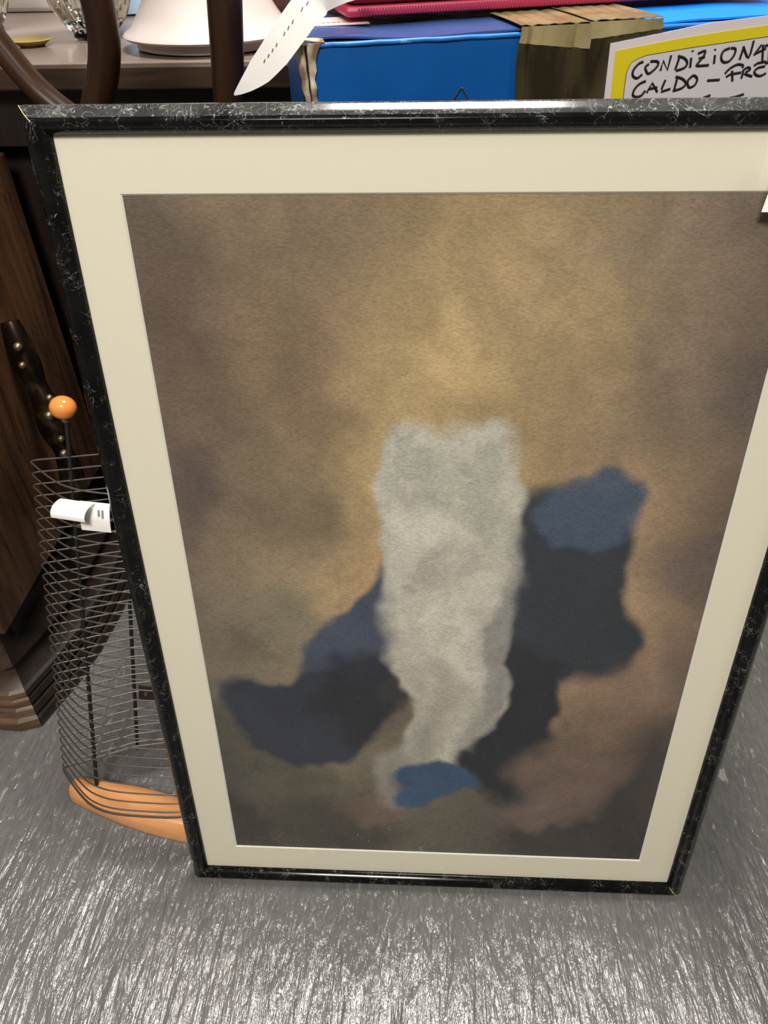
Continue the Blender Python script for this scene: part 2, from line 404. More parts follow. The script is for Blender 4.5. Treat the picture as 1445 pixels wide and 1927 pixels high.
# the print: an abstract field of colour (no figure), tones laid down as loose soft patches
def value_noise(nx, ny, fx, fy, seed, octs=4):
    rs = np.random.RandomState(seed); out = np.zeros((ny, nx)); amp = 1.0; tot = 0
    for o in range(octs):
        gx, gy = int(fx * 2 ** o) + 2, int(fy * 2 ** o) + 2
        gr = rs.rand(gy + 1, gx + 1)
        X = np.linspace(0, gx - 0.001, nx); Y = np.linspace(0, gy - 0.001, ny)
        xi, yi = X.astype(int), Y.astype(int); tx, ty = X - xi, Y - yi
        tx = tx * tx * (3 - 2 * tx); ty = ty * ty * (3 - 2 * ty)
        a = gr[yi][:, xi]; b_ = gr[yi][:, xi + 1]; c = gr[yi + 1][:, xi]; d = gr[yi + 1][:, xi + 1]
        out += amp * ((a * (1 - tx) + b_ * tx) * (1 - ty)[:, None] + (c * (1 - tx) + d * tx) * ty[:, None]); tot += amp; amp *= 0.55
    return out / tot
NX, NY = 300, 456
U, V = np.meshgrid(np.linspace(0, 1, NX), np.linspace(0, 1, NY))
n1 = value_noise(NX, NY, 5, 7, 1); n2 = value_noise(NX, NY, 5, 7, 2); n3 = value_noise(NX, NY, 14, 22, 3); n4 = value_noise(NX, NY, 40, 60, 4, 2)
Uw = U + (n1 - 0.5) * 0.16 + (n3 - 0.5) * 0.035; Vw = V + (n2 - 0.5) * 0.12 + (n3 - 0.5) * 0.03
def L3(r, g_, b_): return np.array(rgb(r, g_, b_)[:3])
img = np.zeros((NY, NX, 3)); wsum = np.zeros((NY, NX))
anchors = [(0.0, 1.0, 104, 88, 76), (0.25, 1.0, 132, 112, 86), (0.55, 1.0, 164, 138, 94), (0.8, 1.0, 138, 118, 96), (1.0, 1.0, 108, 92, 84),
           (0.05, 0.85, 108, 88, 74), (0.25, 0.82, 134, 110, 84), (0.5, 0.82, 190, 162, 110), (0.7, 0.85, 172, 146, 104), (0.85, 0.82, 132, 112, 92), (1.0, 0.8, 98, 84, 78),
           (0.0, 0.65, 104, 86, 78), (0.2, 0.65, 142, 122, 94), (0.4, 0.68, 196, 166, 112), (0.8, 0.65, 170, 140, 104), (1.0, 0.6, 100, 84, 78),
           (0.05, 0.45, 110, 96, 82), (0.2, 0.48, 140, 128, 104), (0.38, 0.52, 198, 162, 112), (0.82, 0.48, 178, 146, 110), (0.98, 0.4, 112, 92, 84),
           (0.0, 0.25, 84, 78, 68), (0.12, 0.2, 96, 90, 76), (0.3, 0.22, 128, 118, 98), (0.88, 0.38, 158, 126, 102), (1.0, 0.22, 66, 59, 56),
           (0.0, 0.05, 64, 59, 54), (0.25, 0.08, 76, 70, 62), (0.5, 0.08, 106, 98, 86), (0.75, 0.05, 66, 60, 56), (1.0, 0.05, 50, 47, 44), (0.9, 0.12, 58, 53, 50)]
for (u, v, r, g_, b_) in anchors:
    wgt = 1.0 / (((Uw - u) ** 2 + ((Vw - v) * 1.3) ** 2) + 0.004) ** 1.8
    img += wgt[..., None] * L3(r, g_, b_); wsum += wgt
img /= wsum[..., None]
img *= 0.92 * (0.70 + 0.60 * n1)[..., None] * (0.88 + 0.24 * n3)[..., None]
def blob(u, v, ru, rv, ang, col, soft, op=1.0, pw=2.2):
    global img
    ca, sa = math.cos(math.radians(ang)), math.sin(math.radians(ang))
    du, dv = (Uw - u), (Vw - v) * 1.5
    a = np.abs(du * ca + dv * sa) / ru; b_ = np.abs(-du * sa + dv * ca) / (rv * 1.5)
    d = (a ** pw + b_ ** pw) ** (1 / pw)
    k = np.clip((1 - d) / soft + 0.5, 0, 1); k = (k * k * (3 - 2 * k) * op)[..., None]
    img = img * (1 - k) + L3(*col) * k * (0.74 + 0.52 * n2)[..., None]
blob(0.71, 0.54, 0.145, 0.17, 8, (44, 52, 62), 0.2)
blob(0.65, 0.30, 0.110, 0.17, -4, (34, 38, 46), 0.22)
blob(0.73, 0.66, 0.09, 0.050, -22, (64, 82, 106), 0.4, 0.9)
blob(0.36, 0.44, 0.090, 0.14, -36, (66, 76, 98), 0.3)
blob(0.20, 0.30, 0.140, 0.080, 22, (44, 50, 66), 0.25)
blob(0.33, 0.35, 0.085, 0.09, -30, (32, 36, 46), 0.4, 0.9)
blob(0.50, 0.63, 0.120, 0.14, 4, (186, 182, 168), 0.25)
blob(0.51, 0.37, 0.110, 0.22, -4, (188, 182, 168), 0.25)
blob(0.44, 0.52, 0.04, 0.15, -5, (206, 200, 186), 0.9, 0.7)
blob(0.59, 0.42, 0.03, 0.17, -4, (120, 120, 122), 0.9, 0.7)
blob(0.41, 0.20, 0.06, 0.07, -18, (160, 156, 146), 0.6, 0.8)
blob(0.50, 0.165, 0.115, 0.038, 10, (52, 84, 118), 0.3)
blob(0.80, 0.19, 0.10, 0.05, 8, (134, 106, 94), 0.9, 0.6)
blob(0.74, 0.11, 0.12, 0.035, 18, (138, 112, 102), 0.9, 0.5)
blob(0.36, 0.11, 0.07, 0.030, 0, (134, 104, 92), 0.9, 0.5)
# loose diagonal strokes inside the pale and blue patches
st_ = value_noise(NX, NY, 1, 1, 9, 1)
ph = (Uw * 34 + Vw * 12 + n1 * 9); lum = img.mean(-1)
img *= (1 + 0.16 * np.sin(ph) * np.clip(lum * 2.2, 0.25, 1) * (n3 > 0.42))[..., None]
img *= (0.93 + 0.14 * n4)[..., None]
lum = img.mean(-1, keepdims=True); img = img * 0.86 + lum * 0.14
me = bpy.data.meshes.new('art_print')
xs = np.linspace(0.060, 0.665, NX); ys = np.linspace(0.060, 0.967, NY)
XX, YY = np.meshgrid(xs, ys); co = np.stack([XX, YY, np.full_like(XX, -0.0101)], -1).reshape(-1, 3)
idx = np.arange(NX * NY).reshape(NY, NX)
fc = np.stack([idx[:-1, :-1], idx[:-1, 1:], idx[1:, 1:], idx[1:, :-1]], -1).reshape(-1, 4)
me.vertices.add(len(co)); me.vertices.foreach_set('co', co.ravel().astype(np.float32))
me.loops.add(fc.size); me.loops.foreach_set('vertex_index', fc.ravel().astype(np.int32))
me.polygons.add(len(fc)); me.polygons.foreach_set('loop_start', np.arange(0, fc.size, 4, dtype=np.int32))
me.update(calc_edges=True); me.validate()
ca_ = me.color_attributes.new('Col', 'FLOAT_COLOR', 'POINT')
rgba = np.concatenate([np.clip(img, 0, 1), np.ones((NY, NX, 1))], -1).reshape(-1).astype(np.float32)
ca_.data.foreach_set('color', rgba)
me.materials.append(MT['art'])
ap = bpy.data.objects.new('art_print', me); C.objects.link(ap); ap.parent = pic
ap['label'] = 'painterly print of golden clouds with pale and deep blue drapery tones'
# price tag hanging over the right of the glass
pt = thing('price_tag', 'white paper price tag hanging over the glass at the right edge of the photo', 'tag', (-0.3310, 0.4938, 0.0035), (math.pi / 2 - lean, 0, 0))
rows = [[(0.6085 + 0.016 * t * 0.35 + 0.042 * s, 0.9440 + 0.052 * t, 0.0045 + 0.003 * math.sin(3 * s) + 0.004 * t) for s in [i / 6 for i in range(7)]] for t in [j / 6 for j in range(7)]]
obj('paper', sheet(rows, 0.0005), MT['paper'], pt)
obj('string', tube(smooth_path([(0.634, 0.995, 0.0105), (0.637, 1.012, 0.0105), (0.639, 1.0290, 0.003), (0.640, 1.030, -0.012)]), 0.0006, 6), MT['paper'], pt)

# ------------------------------------------------------------------ compact disc rack of wire rings on a beech foot
up = Vector((0.09483698, 0.28531006, 0.95373168)); ex = Vector((0.99549282, -0.02718045, -0.09085855)); ey = up.cross(ex)
P0 = Vector((-0.51993, 0.61962, 0.030))
rack = thing('disc_rack', 'wire ring disc rack with orange ball finial and beech foot beside the framed print', 'rack', P0)
rack.rotation_euler = Matrix((ex, ey, up)).transposed().to_euler()
plan = [(-0.033, -0.031), (-0.010, -0.054), (0.014, -0.076), (0.038, -0.093), (0.070, -0.1025), (0.115, -0.1025), (0.165, -0.0975), (0.197, -0.083), (0.210, -0.060), (0.208, -0.020), (0.190, 0.030), (0.150, 0.055), (0.105, 0.055), (0.057, 0.038), (0.028, 0.019), (0.0, 0.0), (-0.030, -0.019)]
def ring_path():
    f = [Vector((*p, 0)) for p in plan]
    s = smooth_path(f[0:13], 3) ; s += [f[13], f[14], f[15], f[16]]
    s += [Vector((-0.0345, -0.0235, 0)), Vector((-0.0352, -0.027, 0))]
    return s
rb = tube(ring_path(), 0.00115, 6, closed=True)
ring_me = None
ts = [0.0590, 0.0625] + [0.0705 + k * 0.01685 for k in range(30)] + [0.5725]
ts = [0.0590, 0.0612] + [0.0700 + k * (0.5720 - 0.0700) / 30 for k in range(31)]
for k, t in enumerate(ts):
    if ring_me is None:
        o = obj('wire_ring', rb, MT['wire'], rack, True); ring_me = o.data
    else:
        o = bpy.data.objects.new('wire_ring', ring_me); C.objects.link(o); o.parent = rack
    o.location = (0, 0, t)
obj('upright_rod', tube([(0.0015, 0.0035, -0.012), (0.0015, 0.0035, 0.628)], 0.0032, 10), MT['post'], rack, True)
obj('upright_rod', tube([(0.057, 0.0415, 0.052), (0.057, 0.0415, 0.580)], 0.0028, 10), MT['post'], rack, True)
obj('upright_rod', tube([(0.193, -0.02, -0.005), (0.193, -0.02, 0.580)], 0.0028, 10), MT['post'], rack, True)
bm = bmesh.new(); bmesh.ops.create_uvsphere(bm, u_segments=32, v_segments=20, radius=0.0160)
bo = obj('ball_finial', bm, MT['ball'], rack, True, loc=(0.0, 0.0, 0.640)); bo.scale = (1.08, 1.0, 0.97); bo['label'] = 'glossy orange wooden ball on top'
obj('collar', lathe([(0.0045, 0.620), (0.0062, 0.622), (0.0062, 0.625), (0.004, 0.627)], 16, cen=(0.001, 0.002, 0)), MT['brass'], rack, True)
br = obj('bracket', box(0.064, 0.090, 0.040, 0.043, 0.155, 0.182, bev=0.001), MT['post'], rack)
obj('screw_head', tube([(0.076, 0.0375, 0.168), (0.076, 0.040, 0.168)], 0.003, 10), MT['brass'], br, True)
# foot: a half round beech bar, lying on the floor, in world axes
foot_bm = bmesh.new(); A = Vector((-0.572, 0.633, 0)); B = Vector((-0.262, 0.556, 0)); dd = (B - A).normalized(); nn = Vector((-dd.y, dd.x, 0))
NS = 28; rws = []
for i in range(NS + 1):
    t = i / NS; e = min(1, math.sqrt(max(0, 1 - (1 - min(t, 1 - t) / 0.045) ** 2))) if min(t, 1 - t) < 0.045 else 1.0
    bulge = math.sin(math.pi * min(1, max(0, t)))
    hw = (0.017 + 0.015 * bulge) * max(e, 0.45); hh = (0.030 + 0.006 * bulge) * max(e, 0.5)
    c = A.lerp(B, t); row = []
    for k in range(17):
        a = math.pi * k / 16
        row.append(foot_bm.verts.new(c + nn * (-math.cos(a) * hw) + Vector((0, 0, hh * math.sin(a) ** 0.85 if 0 < k < 16 else 0))))
    rws.append(row)
for i in range(NS):
    for k in range(16): foot_bm.faces.new((rws[i][k], rws[i][k + 1], rws[i + 1][k + 1], rws[i + 1][k]))
    foot_bm.faces.new((rws[i][0], rws[i + 1][0], rws[i + 1][16], rws[i][16]))
foot_bm.faces.new(rws[0]); foot_bm.faces.new(rws[-1][::-1])
Mr = (Matrix.Translation(P0) @ rack.rotation_euler.to_matrix().to_4x4()).inverted()
foot_bm.transform(Mr)
fo = obj('foot', foot_bm, MT['beech'], rack, True); fo['label'] = 'rounded beech wood foot bar'
# the rack's curled price label
lab = thing('price_label', 'curled white sticky price label hooked on the wire rings', 'label', P0); lab.rotation_euler = rack.rotation_euler
LT = 0.5560
rows = []
for i in range(9):                               # upper flap, curling over towards the viewer
    a = i / 8; ang = a * math.pi * 0.62
    rows.append([(0.041 + s * 0.042 - 0.006 * math.sin(ang), -0.112 - 0.0165 * math.sin(ang) - s * 0.004, LT + 0.0135 * math.cos(ang) - 0.006) for s in [j / 6 for j in range(7)]])
obj('curled_flap', sheet(rows, 0.0004), MT['paper'], lab, True)
rows = []
for i in range(7):
    a = i / 6
    rows.append([(0.064 + s * 0.036, -0.1125 - 0.003 * math.sin(a * 3.1), LT + 0.0075 - a * 0.038) for s in [j / 4 for j in range(5)]])
obj('flat_flap', sheet(rows, 0.0004), MT['paper'], lab, True)
def flat_bars(rects, name, m, parent, plane):
    bm = bmesh.new()
    for r in rects: box(*r, bm=bm)
    return obj(name, bm, m, parent)
bars = []
for cx0, tops in ((0.0860, 4), (0.0905, 5)):
    for q in range(tops): bars.append((cx0, cx0 + 0.0026, -0.1166, -0.1160, LT - 0.002 - q * 0.0022, LT - 0.0006 - q * 0.0022))
for q in range(4): bars.append((0.0685, 0.0705, -0.1166, -0.1160, LT - 0.013 - q * 0.002, LT - 0.0118 - q * 0.002))
flat_bars(bars, 'printed_lettering', MT['ink'], lab, None)

# ------------------------------------------------------------------ cabinet at the left
cab = thing('cabinet', 'dark antique wooden cabinet with moulded plinth at the left edge', 'cabinet', (-0.65, 0.75, 0))
def lc(bm): bm.transform(Matrix.Translation((0.65, -0.75, 0))); return bm
obj('body', lc(box(-1.12, -0.65, 0.752, 1.218, 0.25, 0.842, bev=0.003)), MT['wood'], cab)
obj('top_slab', lc(box(-1.14, -0.655, 0.75, 1.185, 0.842, 0.872, bev=0.005)), MT['wood_dark'], cab)
# cove and plinth mouldings, front (curved) and right side, shade put into darker wood
cove = [(-0.03, 0.252), (-0.022, 0.235), (-0.006, 0.222), (0.0, 0.205), (-0.006, 0.190), (0.0, 0.172), (0.012, 0.150), (0.020, 0.135), (0.010, 0.128), (0.008, 0.118), (0.016, 0.100), (0.030, 0.088)]
ridg = [(0.030, 0.088), (0.036, 0.084), (0.036, 0.072), (0.031, 0.068), (0.036, 0.063), (0.040, 0.053), (0.034, 0.047), (0.040, 0.042), (0.046, 0.032), (0.041, 0.026), (0.048, 0.020), (0.052, 0.010), (0.050, 0.0)]
def mpath(front=True, side=True):
    p = []
    if front:
        for i in range(15):
            t = i / 14; x = -1.10 + t * 0.395
            y = 0.800 - 0.010 * math.cos(t * math.pi * 2)
            p.append((x, y, 0, -1))
    return p
fp = mpath()
fp2 = fp + [(-0.702, 0.796, 0.62, -0.9)]
sp = [(-0.702, 0.796, 0.62, -0.9), (-0.690, 0.84, 1, -0.0), (-0.672, 0.92, 1, 0), (-0.662, 1.02, 1, 0), (-0.662, 1.12, 1, 0), (-0.662, 1.18, 1, 0)]
obj('cove_moulding', lc(sweep_profile(cove, fp2)), MT['wood_mould'], cab, True)  # cove wood darker than the foot, its shade painted in
obj('cove_moulding', lc(sweep_profile(cove, sp)), MT['wood_dark'], cab, True)  # near-black wood here paints the shade on the side cove
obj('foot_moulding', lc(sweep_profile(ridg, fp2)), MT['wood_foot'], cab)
obj('foot_moulding', lc(sweep_profile(ridg, sp)), MT['wood_dark'], cab)  # side of the foot darkened too, shade put into the colour
obj('plinth_core', lc(box(-1.10, -0.69, 0.82, 1.18, 0.0, 0.25)), MT['wood_dark'], cab)
# bronze mount down the side panel
mount = [(-0.640, 1.05, 0.640), (-0.632, 1.04, 0.600), (-0.626, 1.035, 0.570), (-0.620, 1.03, 0.540), (-0.612, 1.02, 0.500), (-0.614, 1.02, 0.460), (-0.606, 1.015, 0.420), (-0.604, 1.01, 0.370), (-0.612, 1.005, 0.310), (-0.636, 1.005, 0.262)]
mo = obj('bronze_mount', lc(tube(smooth_path(mount, 5), [0.016 + 0.008 * abs(math.sin(i * 0.21)) for i in range(46)], 10, flat=0.7)), MT['bronze'], cab, True)
mo['label'] = 'dark bronze scrolled mount with polished knobs'
for (x, y, z, r) in ((-0.622, 1.02, 0.612, 0.007), (-0.626, 1.02, 0.580, 0.006), (-0.592, 1.005, 0.530, 0.006), (-0.600, 1.00, 0.500, 0.008), (-0.586, 1.00, 0.505, 0.007), (-0.578, 1.00, 0.508, 0.007), (-0.594, 1.00, 0.455, 0.006), (-0.598, 1.0, 0.425, 0.0075)):
    bm = bmesh.new(); bmesh.ops.create_uvsphere(bm, u_segments=14, v_segments=10, radius=r); bm.transform(Matrix.Translation((x, y, z)))
    k = obj('knob', lc(bm), MT['brass'], mo, True)

# ------------------------------------------------------------------ sideboard behind
sb = thing('sideboard', 'long dark sideboard with stone top behind the framed print', 'sideboard', (-0.30, 1.6, 0))
def ls(bm): bm.transform(Matrix.Translation((0.30, -1.6, 0))); return bm
obj('top', ls(box(-1.25, 0.62, 1.205, 2.2, 0.940, 0.962, bev=0.002)), MT['board'], sb)
obj('edge_strip', ls(box(-1.25, 0.62, 1.192, 1.205, 0.929, 0.960, bev=0.003)), MT['wood_mould'], sb)
obj('apron', ls(box(-1.22, 0.59, 1.225, 1.25, 0.848, 0.940)), MT['wood_dark'], sb)
for i in range(4):
    x0 = -1.20 + i * 0.445
    d = obj('door', ls(box(x0, x0 + 0.435, 1.262, 1.285, 0.09, 0.846, bev=0.004)), MT['wood_dark'], sb)
    bm = bmesh.new(); bmesh.ops.create_uvsphere(bm, u_segments=12, v_segments=8, radius=0.011); bm.transform(Matrix.Translation((x0 + (0.40 if i % 2 == 0 else 0.035), 1.253, 0.50)))
    obj('door_knob', ls(bm), MT['bronze'], d, True)
obj('carcass', ls(box(-1.22, 0.59, 1.286, 2.18, 0.0, 0.9395)), MT['wood_dark'], sb)

# things on the sideboard
def crystal_bowl(x, y, r, h, label, n=20):
    wv = lambda k, z: 1.0 + (0.055 if (k % 2 == 0) else -0.02)
    t = thing('crystal_vase', label, 'vase', (x, y, 0.962), group='cut crystal vases on the sideboard')
    outp = [(0.45 * r, 0), (0.52 * r, 0.004), (0.50 * r, 0.010), (0.62 * r, 0.020), (0.74 * r, 0.032), (0.84 * r, 0.048), (0.92 * r, 0.070), (1.0 * r, 0.1), (1.0 * r, h), (0.92 * r, h), (0.90 * r, 0.1), (0.80 * r, 0.07), (0.70 * r, 0.048), (0.56 * r, 0.032), (0.2 * r, 0.026)]
    obj('bowl', lathe(outp, n * 2, wave=lambda k, z: 1.0 + (0.05 if (k // 1) % 2 == 0 else -0.02) * (1 if 0.012 < z < h - 0.01 else 0)), MT['crystal'], t)
    return t
crystal_bowl(-0.545, 1.435, 0.072, 0.17, 'cut crystal vase on the sideboard behind the curved chair splat')
crystal_bowl(-0.775, 1.52, 0.060, 0.16, 'cut crystal vase cropped by the top left corner of the photo')
cone = thing('ceramic_cone', 'white glazed cone shaped ceramic cover on low base on the sideboard', 'ceramic', (-0.332, 1.345, 0.962))
obj('base', lathe([(0.105, 0), (0.113, 0.003), (0.112, 0.012), (0.108, 0.0145)], 48), MT['white'], cone, True)
obj('cone', lathe([(0.108, 0.0145), (0.128, 0.0150), (0.1315, 0.0185), (0.128, 0.0225), (0.118, 0.028), (0.106, 0.044), (0.094, 0.062), (0.080, 0.085), (0.066, 0.11), (0.058, 0.14), (0.054, 0.17), (0.020, 0.18)], 48), MT['white'], cone, True)
bg = lathe([(0.034, 0), (0.043, 0.004), (0.045, 0.03), (0.047, 0.12), (0.043, 0.12), (0.041, 0.01), (0.01, 0.008)], 24)
tag(obj('glass_tumbler', bg, MT['skyglass'], loc=(-0.575, 1.745, 0.962), smooth=True), 'pale blue glass tumbler behind the white cone', 'tumbler')
tag(obj('folded_cloth', box(-0.33, -0.10, 1.64, 1.82, 0.962, 1.06, bev=0.02), MT['maroon'], smooth=True), 'dark maroon folded cloth behind the white curled tag', 'cloth')
tag(obj('saucer', lathe([(0.018, 0), (0.022, 0.003), (0.032, 0.009), (0.030, 0.010), (0.015, 0.005)], 28), MT['amber'], loc=(-0.625, 1.36, 0.962), smooth=True), 'small amber saucer added for a blurry yellow spot between the two crystal vases', 'saucer')  # added stand-in for an unidentified yellow spot
tag(obj('ceramic_tray', box(-0.98, -0.60, 1.78, 2.05, 0.962, 1.03, bev=0.01), MT['white'], smooth=True), 'white ceramic dish at the back of the sideboard, far left', 'dish')

# ------------------------------------------------------------------ chair seen from behind
ch = thing('chair', 'dark mahogany chair with curved open back standing behind the print', 'chair', (-0.32, 0.93, 0))
def lch(bm): bm.transform(Matrix.Translation((0.32, -0.93, 0))); return bm
larm = [(-0.500, 0.93, 1.30), (-0.505, 0.93, 1.18), (-0.497, 0.93, 1.10), (-0.481, 0.93, 1.055), (-0.461, 0.93, 1.018), (-0.440, 0.93, 0.985), (-0.418, 0.93, 0.962), (-0.390, 0.93, 0.940)]
obj('back_splat', lch(tube(smooth_path(larm, 5), 0.0175, 14, flat=0.75, up=(0, 1, 0))), MT['chair'], ch, True)
rarm = [(-0.400, 0.93, 1.30), (-0.362, 0.93, 1.18), (-0.349, 0.93, 1.10), (-0.345, 0.93, 1.055), (-0.348, 0.93, 1.020), (-0.358, 0.93, 0.990), (-0.372, 0.93, 0.962), (-0.384, 0.93, 0.930), (-0.386, 0.93, 0.86), (-0.386, 0.93, 0.50)]
obj('back_splat', lch(tube(smooth_path(rarm, 5), [0.021] * 35 + [0.020 - 0.0006 * i for i in range(11)], 14, flat=0.8, up=(0, 1, 0))), MT['chair'], ch, True)
obj('back_upright', lch(tube([(-0.232, 0.93, 0.0), (-0.230, 0.93, 0.45), (-0.224, 0.93, 0.90), (-0.221, 0.93, 0.96), (-0.215, 0.93, 1.01), (-0.210, 0.93, 1.06), (-0.212, 0.93, 1.30)], [0.013, 0.015, 0.0155, 0.0165, 0.018, 0.0185, 0.018], 14, up=(0, 1, 0))), MT['chair'], ch, True)
obj('crest_rail', lch(box(-0.53, -0.19, 0.915, 0.945, 1.29, 1.35, bev=0.008)), MT['chair'], ch, True)
obj('cross_rail', lch(box(-0.44, -0.215, 0.918, 0.942, 0.84, 0.885, bev=0.006)), MT['chair'], ch, True)
obj('seat', lch(box(-0.44, -0.205, 0.915, 1.17, 0.43, 0.465, bev=0.010)), MT['chair'], ch, True)
obj('leg', lch(tube([(-0.425, 0.93, 0.0), (-0.425, 0.93, 0.45), (-0.425, 0.93, 0.87)], 0.013, 12)), MT['chair'], ch, True)
for x in (-0.425, -0.225): obj('leg', lch(tube([(x, 1.15, 0.0), (x, 1.15, 0.44)], [0.011, 0.015], 12)), MT['chair'], ch, True)

# ------------------------------------------------------------------ table that carries the carton
tb = thing('side_table', 'dark wooden side table behind the framed print carrying the blue carton', 'table', (0.14, 0.86, 0))
def lt(bm): bm.transform(Matrix.Translation((-0.14, -0.86, 0))); return bm
obj('tabletop', lt(box(-0.165, 0.43, 0.645, 1.12, 0.722, 0.750, bev=0.004)), MT['wood_dark'], tb)
obj('apron', lt(box(-0.13, 0.395, 0.70, 1.08, 0.64, 0.7215)), MT['wood_dark'], tb)
for (x, y) in ((-0.11, 0.71), (0.375, 0.71), (-0.11, 1.06), (0.375, 1.06)):
    obj('leg', lt(tube([(x, y, 0), (x, y, 0.35), (x, y, 0.655)], [0.012, 0.017, 0.022], 4)), MT['wood_dark'], tb)

# blue carton, turned about 14 degrees
yaw = math.atan2(0.2425, 0.97)
car = thing('carton', 'blue cardboard appliance carton closed with brown tape, left corner torn', 'box', (-0.100, 0.748, 0.750), (0, 0, yaw))
CH, CD, CW = 0.2955, 0.235, 0.56
bm = box(0.0, CW, 0, CD, 0.0, CH - 0.0015, bev=0.0015)
obj('body', bm, MT['blue'], car)
def lid(x0, x1, m, label):  # one blue lid in two tones, its reflections painted into the colour
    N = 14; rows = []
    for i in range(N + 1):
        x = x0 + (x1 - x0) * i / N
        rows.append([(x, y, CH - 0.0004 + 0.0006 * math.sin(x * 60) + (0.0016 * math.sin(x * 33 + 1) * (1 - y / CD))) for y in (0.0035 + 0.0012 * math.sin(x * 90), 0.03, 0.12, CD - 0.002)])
    o = obj('lid_panel', sheet(rows, 0.0016), m, car); o['label'] = label
lid(0.002, 0.262, MT['navy'], 'blue lid panel with reflected haze painted in as navy'); lid(0.264, CW - 0.002, MT['azure'], 'blue lid panel with bright reflection painted in as azure')
obj('front_fold', tube([(0.006 + (CW - 0.01) * i / 40, 0.0004 + 0.0003 * math.sin(i * 1.3), CH - 0.0034 + 0.0003 * math.sin(i * 2.1)) for i in range(41)], 0.0021, 8), MT['edge'], car, True)['label'] = 'scuffed lighter blue fold along the top edge'
# torn corner: ragged cardboard strips peeling away
bm = bmesh.new()
rnd = random.Random(3)
def rag(pts0, pts1):
    rows = [[a, (Vector(a) + Vector(b_)) / 2 + Vector((rnd.uniform(-.001, .001), rnd.uniform(-.0015, .0), 0)), b_] for a, b_ in zip(pts0, pts1)]
    sheet(rows, 0.0010, bm)
zs = [CH - 0.0010 - 0.0068 * i for i in range(11)]
wl = [0.0130, 0.0125, 0.0105, 0.0110, 0.0090, 0.0085, 0.0060, 0.0065, 0.0045, 0.0030, 0.0006]
wr = [0.0090, 0.0060, 0.0030, 0.0036, 0.0024, 0.0040, 0.0030, 0.0036, 0.0026, 0.0020, 0.0004]
rag([(-a + rnd.uniform(-.001, .001), -0.002 + 0.2 * a, z) for a, z in zip(wl, zs)], [(-a * 0.45, -0.0045, z) for a, z in zip(wl, zs)])
rag([(-a * 0.25, -0.0035, z) for a, z in zip(wl, zs)], [(a + rnd.uniform(-.0008, .0008), -0.0018, z) for a, z in zip(wr, zs)])
sheet([[(-0.014, -0.001, CH - 0.001), (-0.006, -0.003, CH + 0.0015), (0.004, -0.002, CH), (0.013, -0.0015, CH - 0.0015)], [(-0.010, 0.004, CH + 0.0008), (-0.004, 0.004, CH + 0.002), (0.004, 0.004, CH + 0.0018), (0.012, 0.003, CH + 0.0012)]], 0.001, bm)
obj('torn_corner', bm, MT['torn'], car)['label'] = 'torn beige cardboard corner'
obj('torn_gap_shade', box(-0.0065, 0.0012, -0.0025, 0.02, CH - 0.062, CH - 0.003), MT['wood_dark'], car)['label'] = 'dark block standing for the shade in the torn corner'  # solid dark block in place of the shade inside the tear
# embossed triangle on the front
tri = [(0.1235, -0.0012, CH - 0.0600), (0.1360, -0.0012, CH - 0.0425), (0.1380, -0.0012, CH - 0.0425), (0.1500, -0.0012, CH - 0.0600)]
obj('embossed_triangle', tube(tri, 0.00075, 6, closed=True), MT['wire'], car)
# tape: brown on the front, glare painted in as tan over the lid
def tapestrip(x0, x1, name, seed, off, m1, m2):
    rs = random.Random(seed); rows_f, rows_t, rows_b = [], [], []
    nx = 14
    for i in range(nx + 1):
        x = x0 + (x1 - x0) * i / nx; wv = 0.0030 * math.sin(i * 1.15 + seed) + rs.uniform(-0.0006, 0.0006)
        rows_f.append([(x + 0.002 * math.sin(z * 60 + seed), -0.0035 - off - abs(wv) * (1 if 0 < i < nx else 0.2), z) for z in [CH - 0.0085 - 0.2 * (x - x0) * (0.55 if seed == 1 else -0.4) - 0.012 * q for q in range(13)]])
        rows_b.append([(x + 0.001 * math.sin(z * 300 + seed), -0.0038 - off - abs(wv) * (1 if 0 < i < nx else 0.2), z) for z in [CH + 0.0034 + off, CH - 0.003, CH - 0.0090 - 0.2 * (x - x0) * (0.55 if seed == 1 else -0.4)]])
        rows_t.append([(x + 0.001 * math.sin(y * 40), y, CH + 0.0035 + off + 0.4 * abs(wv)) for y in (-0.0035 - off, 0.006, 0.02, 0.045, 0.08, 0.14, 0.20)])
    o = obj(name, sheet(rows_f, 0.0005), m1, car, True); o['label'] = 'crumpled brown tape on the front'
    o = obj(name, sheet(rows_t, 0.0005), m2, car, True); o['label'] = 'brown tape over the lid with glare painted in as tan'
    o = obj(name, sheet(rows_b, 0.0005), m2, car, True); o['label'] = 'brown tape folded over the top edge with glare painted in as tan'
tapestrip(0.189, 0.262, 'tape', 1, 0.0, MT['tape'], MT['tape_glare'])
tapestrip(0.254, 0.325, 'tape', 2, 0.0012, MT['tape'], MT['tape_glare'])
# sticker on the lid
obj('lid_sticker', box(0.006, 0.066, 0.070, 0.122, CH + 0.0022, CH + 0.0030), MT['pink'], car)['label'] = 'pale pink paper sticker'
bm = bmesh.new()
for i in range(5): box(0.022 + i * 0.005, 0.0255 + i * 0.005, 0.082, 0.0855, CH + 0.0030, CH + 0.0033, bm=bm)
obj('sticker_print', bm, MT['ink'], car)

